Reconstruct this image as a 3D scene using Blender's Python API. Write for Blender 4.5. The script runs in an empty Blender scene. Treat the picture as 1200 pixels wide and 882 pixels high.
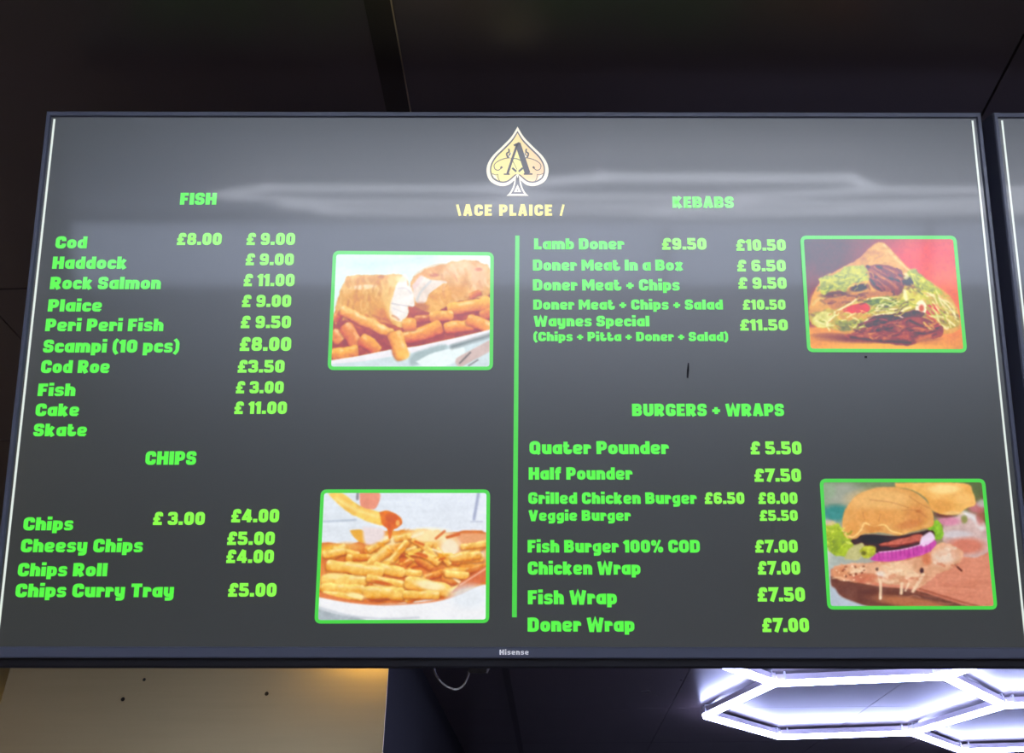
import bpy, bmesh, math, random
import numpy as np
from mathutils import Matrix, Vector
random.seed(4)
C = bpy.context.scene.collection
EYE = 1.60                                    # camera height above the floor; the ceiling is 0.90 above it

# ------------------------------------------------------------------ camera, world, exposure
cam_d = bpy.data.cameras.new('camera')
cam_d.sensor_width = 36.0
cam_d.lens = 31.5                              # 1050 px on a 1200 px wide frame
cam_d.clip_start = 0.01
cam = bpy.data.objects.new('camera', cam_d); C.objects.link(cam)
cam.matrix_world = Matrix(((0.99918, 0.02121, 0.03457, 0), (0.04056, -0.5224, -0.85174, 0),
                           (0.0, 0.85244, -0.52283, EYE), (0, 0, 0, 1)))
bpy.context.scene.camera = cam
world = bpy.data.worlds.new('world'); bpy.context.scene.world = world
world.use_nodes = True
world.node_tree.nodes['Background'].inputs[0].default_value = (0.64, 0.74, 1.0, 1)
world.node_tree.nodes['Background'].inputs[1].default_value = 9.3
vs = bpy.context.scene.view_settings
vs.view_transform = 'Standard'; vs.look = 'None'; vs.exposure = 0.0; vs.gamma = 1.0
try: vs.use_curve_mapping = False
except Exception: pass

LED_FRONT, LED_REAR, WARM = 46.0, 18.0, 140.0     # lamp brightness
SCREEN_BLACK = (0.0235, 0.0265, 0.0250)        # what the dark slide background gives off
HAZE_ROUGH, SHARP_ROUGH, SHARP_W, HAZE_IOR = 0.35, 0.06, 0.34, 1.95

# ------------------------------------------------------------------ helpers
def lin(c):
    return tuple((v/12.92 if v <= 0.04045 else ((v+0.055)/1.055)**2.4) for v in [x/255 for x in c])

def tag(o, label=None, cat=None, group=None, kind=None):
    if label: o['label'] = label
    if cat: o['category'] = cat
    if group: o['group'] = group
    if kind: o['kind'] = kind
    return o

def mesh_obj(name, verts, faces, mat=None, parent=None, label=None, fm=None):
    me = bpy.data.meshes.new(name)
    me.from_pydata([tuple(v) for v in verts], [], faces); me.update()
    o = bpy.data.objects.new(name, me); C.objects.link(o)
    mats = mat if isinstance(mat, (list, tuple)) else [mat]
    for m in mats:
        if m: me.materials.append(m)
    if fm: me.polygons.foreach_set('material_index', fm)
    if parent: o.parent = parent
    if label: o['label'] = label
    return o

def bm_obj(name, bm, mat=None, parent=None, label=None, smooth=False):
    me = bpy.data.meshes.new(name)
    bmesh.ops.recalc_face_normals(bm, faces=bm.faces)
    bm.to_mesh(me); bm.free()
    if smooth:
        for p in me.polygons: p.use_smooth = True
    o = bpy.data.objects.new(name, me); C.objects.link(o)
    if mat: me.materials.append(mat)
    if parent: o.parent = parent
    if label: o['label'] = label
    return o

def empty(name, loc, label, cat, group=None):
    o = bpy.data.objects.new(name, None); C.objects.link(o); o.location = loc
    o.empty_display_size = 0.05
    return tag(o, label, cat, group)

def add_box(bm, lo, hi, bevel=0.0, mat=None):
    lo = Vector(lo); hi = Vector(hi)
    vs_ = [bm.verts.new((x, y, z)) for x in (lo.x, hi.x) for y in (lo.y, hi.y) for z in (lo.z, hi.z)]
    idx = [(0,1,3,2),(4,6,7,5),(0,4,5,1),(2,3,7,6),(0,2,6,4),(1,5,7,3)]
    fs = [bm.faces.new([vs_[i] for i in f]) for f in idx]
    if bevel > 0:
        es = list({e for f in fs for e in f.edges})
        bmesh.ops.bevel(bm, geom=es, offset=bevel, segments=2, affect='EDGES', profile=0.5)
    return bm

def sweep(bm, path, profile, cap=True):
    """rectangular/any profile (list of (side, up)) swept along a straight path of two points, world z up"""
    a, b = Vector(path[0]), Vector(path[1])
    d = (b-a).normalized(); s = d.cross(Vector((0,0,1))).normalized(); u = Vector((0,0,1))
    r0 = [bm.verts.new(a + s*p + u*q) for p, q in profile]
    r1 = [bm.verts.new(b + s*p + u*q) for p, q in profile]
    n = len(profile)
    for i in range(n): bm.faces.new((r0[i], r0[(i+1) % n], r1[(i+1) % n], r1[i]))
    if cap: bm.faces.new(r0[::-1]); bm.faces.new(r1)

def add_tube(bm, pts, r, n=10):
    pts = [Vector(p) for p in pts]; rings = []
    for i, p in enumerate(pts):
        t = (pts[min(i+1, len(pts)-1)] - pts[max(i-1, 0)]).normalized()
        a = t.orthogonal().normalized() if not rings else (rings[-1][1] - t*rings[-1][1].dot(t)).normalized()
        b = t.cross(a)
        rings.append(([bm.verts.new(p + (a*math.cos(2*math.pi*k/n) + b*math.sin(2*math.pi*k/n))*r) for k in range(n)], a))
    for i in range(len(rings)-1):
        for k in range(n):
            bm.faces.new((rings[i][0][k], rings[i][0][(k+1) % n], rings[i+1][0][(k+1) % n], rings[i+1][0][k]))
    bm.faces.new(rings[0][0][::-1]); bm.faces.new(rings[-1][0])

# ------------------------------------------------------------------ materials
def principled(name, col, rough=0.5, metal=0.0, ior=1.5, noise=None, emis=None, estr=0.0, aniso=0.0):
    m = bpy.data.materials.new(name); m.use_nodes = True
    nt = m.node_tree; b = nt.nodes['Principled BSDF']
    b.inputs['Base Color'].default_value = (*col, 1); b.inputs['Roughness'].default_value = rough
    b.inputs['Metallic'].default_value = metal; b.inputs['IOR'].default_value = ior
    b.inputs['Anisotropic'].default_value = aniso
    if emis:
        b.inputs['Emission Color'].default_value = (*emis, 1); b.inputs['Emission Strength'].default_value = estr
    if noise:
        sc, amt, ramt, stretch = noise
        tc = nt.nodes.new('ShaderNodeTexCoord'); mp = nt.nodes.new('ShaderNodeMapping')
        mp.inputs['Scale'].default_value = stretch
        nz = nt.nodes.new('ShaderNodeTexNoise'); nz.inputs['Scale'].default_value = sc; nz.inputs['Detail'].default_value = 6
        nt.links.new(tc.outputs['Object'], mp.inputs[0]); nt.links.new(mp.outputs[0], nz.inputs['Vector'])
        mr = nt.nodes.new('ShaderNodeMapRange'); mr.inputs[3].default_value = 1-amt; mr.inputs[4].default_value = 1+amt
        nt.links.new(nz.outputs['Fac'], mr.inputs[0])
        mx = nt.nodes.new('ShaderNodeVectorMath'); mx.operation = 'SCALE'
        mx.inputs[0].default_value = col; nt.links.new(mr.outputs[0], mx.inputs['Scale'])
        nt.links.new(mx.outputs[0], b.inputs['Base Color'])
        m2 = nt.nodes.new('ShaderNodeMapRange'); m2.inputs[3].default_value = max(rough-ramt, 0.02); m2.inputs[4].default_value = rough+ramt
        nt.links.new(nz.outputs['Fac'], m2.inputs[0]); nt.links.new(m2.outputs[0], b.inputs['Roughness'])
    return m

def display(name, col=None, attr=False, strength=1.0):
    """lit pixels under the satin front of the panel: they emit, and the surface reflects the room"""
    m = bpy.data.materials.new(name); m.use_nodes = True
    nt = m.node_tree; b = nt.nodes['Principled BSDF']
    b.inputs['Base Color'].default_value = (0.004, 0.004, 0.004, 1)
    b.inputs['Roughness'].default_value = HAZE_ROUGH; b.inputs['IOR'].default_value = HAZE_IOR
    b.inputs['Coat Weight'].default_value = SHARP_W; b.inputs['Coat Roughness'].default_value = SHARP_ROUGH
    b.inputs['Emission Strength'].default_value = strength
    if attr:
        a = nt.nodes.new('ShaderNodeVertexColor'); a.layer_name = 'Col'
        nt.links.new(a.outputs[0], b.inputs['Emission Color'])
    else:
        b.inputs['Emission Color'].default_value = (*col, 1)
    return m

M_black_panel = principled('black_ceiling_panel', (0.100, 0.078, 0.078), 0.30, noise=(3.0, 0.25, 0.05, (1, 1, 1)))
M_groove = principled('ceiling_groove', (0.004, 0.004, 0.004), 0.6)
M_strip = principled('dark_brown_joint_strip', (0.030, 0.021, 0.016), 0.35)
M_lit_edge = principled('gold_lit_edge', (0.55, 0.45, 0.32), 0.35, 1.0)
M_wall_dark = principled('dark_wall', (0.045, 0.043, 0.047), 0.45, noise=(2.0, 0.15, 0.05, (1, 1, 1)))
M_cream = principled('cream_wall', (0.78, 0.62, 0.36), 0.5, noise=(4.0, 0.06, 0.05, (1, 1, 1)))
M_floor = principled('grey_floor_tile', (0.20, 0.17, 0.16), 0.4, noise=(5.0, 0.2, 0.1, (1, 1, 1)))
M_steel = principled('brushed_steel', (0.52, 0.42, 0.255), 0.40, 1.0, noise=(9.0, 0.06, 0.05, (0.3, 1, 6)), aniso=0.4)
M_duct_black = principled('black_duct_side', (0.006, 0.005, 0.005), 0.6, ior=1.25)
M_bezel = principled('slate_bezel', (0.115, 0.128, 0.182), 0.30)
M_housing = principled('black_plastic', (0.010, 0.010, 0.015), 0.38)
M_white_glow = principled('glowing_white_lettering', (0.85, 0.85, 0.88), 0.4, emis=(0.8, 0.8, 0.85), estr=0.35)  # printed letters, given a faint glow of their own to read bright
M_alu = principled('lilac_aluminium', (0.78, 0.72, 0.80), 0.5, 0.0)
M_clip = principled('clear_clip', (0.85, 0.87, 0.92), 0.15)
M_cable = principled('pale_cable', (0.50, 0.48, 0.47), 0.4)
M_plug = principled('dark_plug', (0.05, 0.045, 0.045), 0.4)
M_hole = principled('screw_hole_dark', (0.004, 0.003, 0.003), 0.7)
M_led_front = principled('led_diffuser', (0.9, 0.9, 0.9), 0.4, emis=(0.48, 0.53, 1.0), estr=LED_FRONT)
M_led_rear = principled('led_diffuser_rear', (0.9, 0.9, 0.9), 0.4, emis=(0.86, 0.89, 1.0), estr=LED_REAR)
M_warm = principled('warm_lamp', (0.9, 0.8, 0.6), 0.4, emis=(1.0, 0.60, 0.11), estr=WARM)
M_screen = display('screen_background', SCREEN_BLACK)
M_green = display('green_lettering', lin((84, 246, 62)))
M_lime = display('lime_lettering', lin((138, 252, 66)))
M_line_green = display('green_line', lin((64, 212, 58)))
M_gold = display('pale_gold_lettering', lin((250, 232, 118)))
M_white_line = display('white_edge_line', lin((226, 236, 228)))
M_picture = display('picture_pixels', attr=True)
M_smudge = principled('smudge', (0.02, 0.02, 0.025), 0.8, ior=1.3)
M_pane = bpy.data.materials.new('added_window_glass'); M_pane.use_nodes = True
_nt = M_pane.node_tree; _nt.nodes.clear()
_o = _nt.nodes.new('ShaderNodeOutputMaterial'); _m = _nt.nodes.new('ShaderNodeMixShader'); _m.inputs[0].default_value = 0.08
_t = _nt.nodes.new('ShaderNodeBsdfTransparent'); _g = _nt.nodes.new('ShaderNodeBsdfGlossy'); _g.inputs['Roughness'].default_value = 0.05
_nt.links.new(_t.outputs[0], _m.inputs[1]); _nt.links.new(_g.outputs[0], _m.inputs[2]); _nt.links.new(_m.outputs[0], _o.inputs[0])
M_chrome = principled('satin_metal', (0.6, 0.6, 0.6), 0.3, 1.0)

# ------------------------------------------------------------------ the room
CEIL = EYE + 0.90
def structure(o): o['kind'] = 'structure'; return o
XS = [-3.955, -3.20, -2.445, -1.69, -0.937, -0.179, 0.578, 1.53, 2.09, 2.845, 3.60, 4.355, 5.11, 5.865, 6.62]
YS = [-6.5, -5.55, -4.6, -3.65, -2.7, -1.75, -0.8, 0.2, 1.155, 1.69, 2.65, 3.61, 4.565, 5.51, 6.46, 7.4]
bm = bmesh.new()
g = 0.0016
for i in range(len(XS)-1):
    for j in range(len(YS)-1):
        add_box(bm, (XS[i]+g, YS[j]+g, CEIL), (XS[i+1]-g, YS[j+1]-g, CEIL+0.012))
add_box(bm, (XS[0], YS[0], CEIL+0.010), (XS[-1], YS[-1], CEIL+0.05))
structure(bm_obj('ceiling', bm, M_black_panel))
bm = bmesh.new(); add_box(bm, (-0.195, 0.0, CEIL-0.002), (-0.165, YS[-1], CEIL-0.0001)); structure(bm_obj('trim_1', bm, M_strip))
bm = bmesh.new(); add_box(bm, (-0.1645, 0.0, CEIL-0.003), (-0.1632, 1.5, CEIL-0.0001)); structure(bm_obj('trim_2', bm, M_lit_edge))  # gold strip stands in for the light caught along the joint's edge
def slab(name, lo, hi, m):
    b = bmesh.new(); add_box(b, lo, hi); return structure(bm_obj(name, b, m))
X0, X1, Y0, Y1 = XS[0], XS[-1], YS[0], YS[-1]
slab('floor', (X0, Y0, -0.1), (X1, Y1, 0.0), M_floor)
slab('wall_back', (X0, Y1, 0), (X1, Y1+0.1, CEIL+0.05), M_wall_dark)
WZ0, WZ1 = 1.78, CEIL-0.03                    # added window behind the viewer, shaped to put daylight haze on the screen
b = bmesh.new()
add_box(b, (X0, Y0-0.1, 0), (X1, Y0, WZ0)); add_box(b, (X0, Y0-0.1, WZ1), (X1, Y0, CEIL+0.05))
add_box(b, (X0, Y0-0.1, WZ0), (X0+0.15, Y0, WZ1)); add_box(b, (X1-0.15, Y0-0.1, WZ0), (X1, Y0, WZ1))
structure(bm_obj('wall_front', b, M_wall_dark))
b = bmesh.new()
for x in (X0+0.15, 1.7, 4.2, X1-0.21): add_box(b, (x, Y0-0.08, WZ0), (x+0.06, Y0-0.02, WZ1))
for zz in (WZ0, WZ1-0.06): add_box(b, (X0+0.15, Y0-0.079, zz), (X1-0.15, Y0-0.021, zz+0.06))
win = structure(bm_obj('added_window_1', b, M_housing))
b = bmesh.new(); add_box(b, (X0+0.16, Y0-0.055, WZ0+0.01), (X1-0.16, Y0-0.047, WZ1-0.01))
bm_obj('added_window_pane', b, M_pane, win)
slab('wall_left', (X0-0.1, Y0, 0), (X0, Y1, CEIL+0.05), M_cream)
slab('wall_left_alcove', (-2.25, 1.9, 0), (-2.13, Y1, CEIL+0.009), M_cream)
slab('wall_right', (X1, Y0, 0), (X1+0.1, Y1, CEIL+0.05), M_wall_dark)

# ------------------------------------------------------------------ television: pose and slide layout
TV_ROT = ((0.99912, 0.01504, 0.03909), (0.04188, -0.34499, -0.93767), (-0.00062, 0.93848, -0.34532))
TV_LOC = Vector((-0.03564, 0.86595, 0.54274 + EYE))
# slide layout: measured positions on the slide -> metres on the panel
LAY = np.array(((-1.00079, -0.00116, 600.47234), (-0.00125, 1.02255, -440.18697), (0.00103, -0.1963, -943.62019)))
def at(px, py):
    v = LAY @ np.array((px, py, 1.0)); return np.array((v[0]/v[2], v[1]/v[2]))

FRONT = 0.0004         # pixels' plane just above the panel backing
def make_tv(name, label, dx, mount_side):
    root = empty(name, (0, 0, 0), label, 'television')
    M = Matrix.Identity(4)
    for r in range(3):
        for c in range(3): M[r][c] = TV_ROT[r][c]
    M.translation = TV_LOC + Matrix(TV_ROT) @ Vector((dx, 0, 0))
    root.matrix_world = M
    # bezel ring
    ox0, ox1, oy0, oy1 = -0.5622, 0.5672, -0.3175, 0.3162
    ix0, ix1, iy0, iy1 = -0.5560, 0.5612, -0.3058, 0.3090
    loops = []
    def loop(x0, x1, y0, y1, z): return [(x0, y0, z), (x1, y0, z), (x1, y1, z), (x0, y1, z)]
    e = 0.0014
    loops = [loop(ox0, ox1, oy0, oy1, -0.028), loop(ox0, ox1, oy0, oy1, 0.0010), loop(ox0+e, ox1-e, oy0+e, oy1-e, 0.0024),
             loop(ix0-0.0012, ix1+0.0012, iy0-0.0012, iy1+0.0012, 0.0024), loop(ix0, ix1, iy0, iy1, 0.0004), loop(ix0, ix1, iy0, iy1, -0.004)]
    V = [v for l in loops for v in l]; F = []
    for k in range(len(loops)-1):
        for i in range(4): F.append((4*k+i, 4*k+(i+1) % 4, 4*(k+1)+(i+1) % 4, 4*(k+1)+i))
    mesh_obj('bezel', V, F, M_bezel, root)
    b = bmesh.new()
    add_box(b, (ox0+0.001, -0.3292, -0.034), (ox1-0.001, 0.314, -0.0062), 0.003)
    add_box(b, (-0.40, -0.30, -0.066), (0.40, 0.12, -0.030), 0.008)
    bm_obj('housing', b, M_housing, root)
    scr = bmesh.new(); add_box(scr, (ix0-0.001, iy0-0.001, -0.006), (ix1+0.001, iy1+0.001, 0.0))
    screen = bm_obj('screen', scr, M_screen, root)
    # bracket up to the ceiling behind the panel
    b = bmesh.new()
    add_box(b, (-0.12, -0.12, -0.078), (0.12, 0.08, -0.064), 0.002)
    Mi = M.inverted()
    top = Mi @ Vector((M.translation.x, 1.02, CEIL)); bot = Vector((0, -0.02, -0.075))
    for s in (-0.07, 0.07):
        knee = Mi @ Vector((M.translation.x, 1.02, TV_LOC.z+0.05))
        add_tube(b, [bot+Vector((s, 0, 0)), knee+Vector((s, 0, 0)), top+Vector((s, 0, 0))], 0.012, 10)
    bm_obj('ceiling_bracket', b, M_housing, root)
    return root, screen

tv, screen = make_tv('television', 'large black menu television filling the picture, lit with green dish names and food pictures', 0.0, 0)
tv2, screen2 = make_tv('television', 'second black screen cut off by the right edge, beside the large menu television', 1.1438, 1)

def flat(name, pts, mat, parent, z, label=None):
    return mesh_obj(name, [(p[0], p[1], z) for p in pts], [tuple(range(len(pts)))], mat, parent, label)
def edge_line(x_top, y_top, x_bot, y_bot, w, parent):
    return flat('edge_line', [(x_bot-w/2, y_bot), (x_bot+w/2, y_bot), (x_top+w/2, y_top), (x_top-w/2, y_top)], M_white_line, parent, FRONT,
                'thin white upright line along the side of the picture')
edge_line(-0.5523, 0.3065, -0.5523, -0.302, 0.0026, screen)
edge_line(0.5566, 0.3062, 0.5535, -0.302, 0.0024, screen)
edge_line(-0.5515, 0.3065, -0.5535, -0.302, 0.0024, screen2)

# ------------------------------------------------------------------ stroke lettering
def rounded(pts, r, closed):
    pts = [np.array(p, float) for p in pts]; n = len(pts); out = []
    for i, p in enumerate(pts):
        if not closed and i in (0, n-1): out.append(p); continue
        a, c = pts[(i-1) % n], pts[(i+1) % n]
        la, lc = np.linalg.norm(a-p), np.linalg.norm(c-p)
        q = min(r, 0.499*la, 0.499*lc)
        if q < 1e-4: out.append(p); continue
        s, e = p+(a-p)/la*q, p+(c-p)/lc*q
        for k in range(6):
            t = k/5; out.append((1-t)**2*s + 2*t*(1-t)*p + t*t*e)
    return out

def stroke(pts, closed, t):
    """(verts, faces) of a ribbon of width t along pts"""
    n = len(pts); V = []; F = []
    for i, p in enumerate(pts):
        a = pts[(i-1) % n] if (closed or i > 0) else None
        c = pts[(i+1) % n] if (closed or i < n-1) else None
        d1 = (p-a)/max(np.linalg.norm(p-a), 1e-9) if a is not None else None
        d2 = (c-p)/max(np.linalg.norm(c-p), 1e-9) if c is not None else None
        if d1 is None: d1 = d2
        if d2 is None: d2 = d1
        n1, n2 = np.array((-d1[1], d1[0])), np.array((-d2[1], d2[0]))
        m = n1+n2; L = np.linalg.norm(m)
        m = n1 if L < 1e-6 else m/L
        k = min(1/max(m.dot(n1), 0.35), 2.0)
        V += [p+m*k*t/2, p-m*k*t/2]
    for i in range(n if closed else n-1):
        j = (i+1) % n; F.append((2*i, 2*i+1, 2*j+1, 2*j))
    return V, F

H, XH = 1.0, 0.76
def S(r, pts, t=None, c=False): return (r, pts, t, c)
T = 0.29; q = T/2; U = 1-q
Tl = 0.27; p_ = Tl/2; XU = XH-p_
G = {
 'A': (.74, [S(0, [(.13, 0), (.32, .90), (.42, .90), (.61, 0)], .27), S(0, [(.2, .27), (.54, .27)], .20)]),
 'B': (.72, [S(0, [(q, 0), (q, 1)]), S(.16, [(q, .88), (.55, .88), (.55, .52), (q, .52)], .24), S(.18, [(q, .50), (.575, .50), (.575, .12), (q, .12)], .24)]),
 'C': (.70, [S(.20, [(.56, .60), (.56, .87), (q, .87), (q, .13), (.56, .13), (.56, .40)], .27)]),
 'D': (.72, [S(0, [(q, 0), (q, 1)]), S(.22, [(q, .88), (.575, .88), (.575, .12), (q, .12)], .25)]),
 'E': (.60, [S(0, [(q, 0), (q, 1)]), S(0, [(q, .88), (.58, .88)], .24), S(0, [(q, .5), (.53, .5)], .21), S(0, [(q, .12), (.58, .12)], .24)]),
 'F': (.58, [S(0, [(q, 0), (q, 1)]), S(0, [(q, .88), (.57, .88)], .24), S(0, [(q, .47), (.51, .47)], .23)]),
 'G': (.72, [S(.20, [(.57, .64), (.57, .87), (q, .87), (q, .13), (.58, .13), (.58, .44), (.36, .44)], .26)]),
 'H': (.74, [S(0, [(q, 0), (q, 1)]), S(0, [(.59, 0), (.59, 1)]), S(0, [(q, .5), (.59, .5)], .25)]),
 'I': (.29, [S(0, [(q, 0), (q, 1)])]),
 'K': (.74, [S(0, [(q, 0), (q, 1)]), S(0, [(.2, .42), (.56, 1)], .29), S(0, [(.26, .58), (.59, 0)], .30)]),
 'L': (.56, [S(0, [(q, 0), (q, 1)]), S(0, [(q, .13), (.55, .13)], .26)]),
 'M': (.92, [S(0, [(.13, 0), (.13, 1)], .26), S(0, [(.79, 0), (.79, 1)], .26), S(0, [(.17, .93), (.46, .38), (.75, .93)], .24)]),
 'N': (.76, [S(0, [(.13, 0), (.13, 1)], .26), S(0, [(.63, 0), (.63, 1)], .26), S(0, [(.14, .92), (.62, .08)], .27)]),
 'O': (.72, [S(.24, [(q, .13), (q, .87), (.575, .87), (.575, .13)], .27, True)]),
 'P': (.68, [S(0, [(q, 0), (q, 1)]), S(.19, [(q, .88), (.54, .88), (.54, .42), (q, .42)], .25)]),
 'Q': (.74, [S(.24, [(q, .13), (q, .87), (.575, .87), (.575, .13)], .27, True), S(0, [(.40, .30), (.66, .0)], .2)]),
 'R': (.72, [S(0, [(q, 0), (q, 1)]), S(.19, [(q, .88), (.55, .88), (.55, .46), (q, .46)], .25), S(0, [(.34, .46), (.58, 0)], .29)]),
 'S': (.66, [S(.16, [(.53, .66), (.53, .88), (.13, .88), (.13, .51), (.53, .49), (.53, .12), (.12, .12), (.12, .34)], .245)]),
 'T': (.66, [S(0, [(0, .88), (.66, .88)], .25), S(0, [(.33, 0), (.33, 1)])]),
 'V': (.76, [S(0, [(.13, 1), (.33, .10), (.43, .10), (.63, 1)], .27)]),
 'W': (1.06, [S(0, [(.12, 1), (.27, .10), (.34, .10), (.53, .86), (.72, .10), (.79, .10), (.94, 1)], .25)]),
 'U': (.72, [S(.22, [(q, 1), (q, .13), (.575, .13), (.575, 1)], .28)]),
 'a': (.62, [S(.18, [(p_, .12), (p_, XU), (.49, XU), (.49, .12)], .24, True), S(0, [(.49, 0), (.49, XH)], Tl)]),
 'b': (.62, [S(.18, [(p_, .12), (p_, XU), (.49, XU), (.49, .12)], .24, True), S(0, [(p_, 0), (p_, 1)], Tl)]),
 'c': (.56, [S(.18, [(.45, .45), (.45, XU), (p_, XU), (p_, .125), (.45, .125), (.45, .28)], .25)]),
 'd': (.62, [S(.18, [(p_, .12), (p_, XU), (.49, XU), (.49, .12)], .24, True), S(0, [(.49, 0), (.49, 1)], Tl)]),
 'e': (.62, [S(.16, [(.14, .36), (.51, .36), (.51, .655), (.12, .655), (.12, .105), (.53, .105)], .21), S(0, [(.54, .10), (.54, .20)], .12)]),
 'f': (.44, [S(.16, [(.44, .89), (.18, .89), (.18, 0)], .26), S(0, [(0, .63), (.42, .63)], .2)]),
 'g': (.62, [S(.18, [(p_, .14), (p_, XU), (.49, XU), (.49, .14)], .22, True), S(.16, [(.49, XH), (.49, -.13), (.08, -.13)], .24)]),
 'h': (.62, [S(0, [(p_, 0), (p_, 1)], Tl), S(.2, [(p_, XU), (.49, XU), (.49, 0)], Tl)]),
 'i': (.28, [S(0, [(.14, 0), (.14, XH-.04)], .28), S(0, [(.14, .83), (.14, 1.06)], .28)]),
 'k': (.64, [S(0, [(p_, 0), (p_, 1)], Tl), S(0, [(.22, .32), (.50, XH)], .25), S(0, [(.24, .45), (.52, 0)], .27)]),
 'l': (.28, [S(0, [(.14, 0), (.14, 1)], .28)]),
 'm': (.94, [S(0, [(.13, 0), (.13, XH)], .26), S(.2, [(.13, XU), (.47, XU), (.47, 0)], .26), S(.2, [(.47, XU), (.81, XU), (.81, 0)], .26)]),
 'n': (.62, [S(0, [(p_, 0), (p_, XH)], Tl), S(.2, [(p_, XU), (.49, XU), (.49, 0)], Tl)]),
 'o': (.62, [S(.2, [(p_, .125), (p_, XU), (.49, XU), (.49, .125)], .25, True)]),
 'p': (.62, [S(.18, [(p_, .12), (p_, XU), (.49, XU), (.49, .12)], .24, True), S(0, [(p_, -.22), (p_, XH)], Tl)]),
 'r': (.48, [S(0, [(p_, 0), (p_, XH)], Tl), S(.12, [(p_, .62), (.36, .62), (.36, .42)], .26)]),
 's': (.56, [S(.13, [(.45, .53), (.45, .66), (.12, .66), (.12, .39), (.46, .37), (.46, .10), (.11, .10), (.11, .22)], .20)]),
 't': (.56, [S(.17, [(.16, .96), (.16, .125), (.44, .125), (.44, .36)], .26), S(0, [(0, .64), (.40, .64)], .19)]),
 'u': (.62, [S(.2, [(p_, XH), (p_, .125), (.49, .125), (.49, XH)], .26), S(0, [(.49, 0), (.49, XH)], Tl)]),
 'x': (.62, [S(0, [(.12, 0), (.50, XH)], .27), S(0, [(.12, XH), (.50, 0)], .27)]),
 'y': (.62, [S(.2, [(p_, XH), (p_, .15), (.49, .15), (.49, XH)], .25), S(.16, [(.49, XH), (.49, -.13), (.10, -.13)], .24)]),
 '0': (.68, [S(.23, [(q, .13), (q, .87), (.535, .87), (.535, .13)], .27, True)]),
 '1': (.40, [S(0, [(.25, 0), (.25, 1)], .28), S(0, [(0, .72), (.25, .92)], .22)]),
 '3': (.66, [S(.15, [(.10, .70), (.10, .88), (.53, .88), (.53, .51), (.22, .51)], .24), S(.15, [(.30, .50), (.545, .50), (.545, .12), (.10, .12), (.10, .32)], .24)]),
 '4': (.70, [S(0, [(.44, 1), (.10, .30), (.10, .28), (.70, .28)], .22), S(0, [(.48, 0), (.48, .96)], .26)]),
 '5': (.66, [S(0, [(.60, .88), (.13, .88), (.13, .46)], .24), S(.16, [(.10, .53), (.54, .53), (.54, .12), (.10, .12), (.10, .28)], .24)]),
 '6': (.68, [S(.18, [(.54, .72), (.54, .88), (.13, .88), (.13, .12), (.555, .12), (.555, .53), (.15, .53)], .24)]),
 '7': (.62, [S(0, [(0, .87), (.52, .87), (.20, 0)], .27)]),
 '8': (.68, [S(.15, [(.14, .52), (.14, .88), (.54, .88), (.54, .52)], .235, True), S(.15, [(.125, .12), (.125, .50), (.555, .50), (.555, .12)], .235, True)]),
 '9': (.68, [S(.18, [(.14, .28), (.14, .12), (.55, .12), (.55, .88), (.125, .88), (.125, .47), (.53, .47)], .24)]),
 '.': (.28, [S(0, [(.14, 0), (.14, .27)], .28)]),
 '£': (.70, [S(.16, [(.58, .66), (.58, .88), (.26, .88), (.26, .12)], .25), S(0, [(.03, .46), (.52, .46)], .19), S(0, [(.03, .11), (.66, .11)], .23)]),
 '%': (.86, [S(.1, [(.09, .62), (.09, .91), (.29, .91), (.29, .62)], .17, True), S(.1, [(.57, .09), (.57, .38), (.77, .38), (.77, .09)], .17, True), S(0, [(.22, 0), (.64, 1)], .17)]),
 '+': (.60, [S(0, [(.30, .16), (.30, .72)], .24), S(0, [(.02, .44), (.58, .44)], .22)]),
 '(': (.36, [S(.25, [(.32, 1.04), (.13, .80), (.13, .15), (.32, -.12)], .23)]),
 ')': (.36, [S(.25, [(.04, 1.04), (.23, .80), (.23, .15), (.04, -.12)], .23)]),
 '/': (.42, [S(0, [(.11, 0), (.34, 1)], .19)]),
 '\\': (.42, [S(0, [(.08, 1), (.31, 0)], .22)]),
}
def lettering(name, text, x0, x1, yt, yb, mat, parent, z, label, sp=.075, space=.30, thin=1.0, slant=0.0):
    V = []; F = []; x = 0.0
    for ch in text:
        if ch == ' ': x += space; continue
        w, strokes = G[ch]
        for r, pts, t, closed in strokes:
            sv, sf = stroke(rounded(pts, r, closed) if r else [np.array(p, float) for p in pts], closed, (t or T)*thin*1.06)
            k = len(V)
            V += [v + np.array((x, 0)) for v in sv]; F += [tuple(i+k for i in f) for f in sf]
        x += w+sp
    x -= sp
    a, b = at(x0, yb), at(x1, yb)
    cap = at(x0, yt)[1]-a[1]
    dx = (b-a)/x
    P = [a + dx*v[0] + np.array((slant*v[1]*cap, cap))*np.array((1, v[1])) for v in V]
    return mesh_obj(name, [(p[0], p[1], z) for p in P], F, mat, parent, label)

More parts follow.
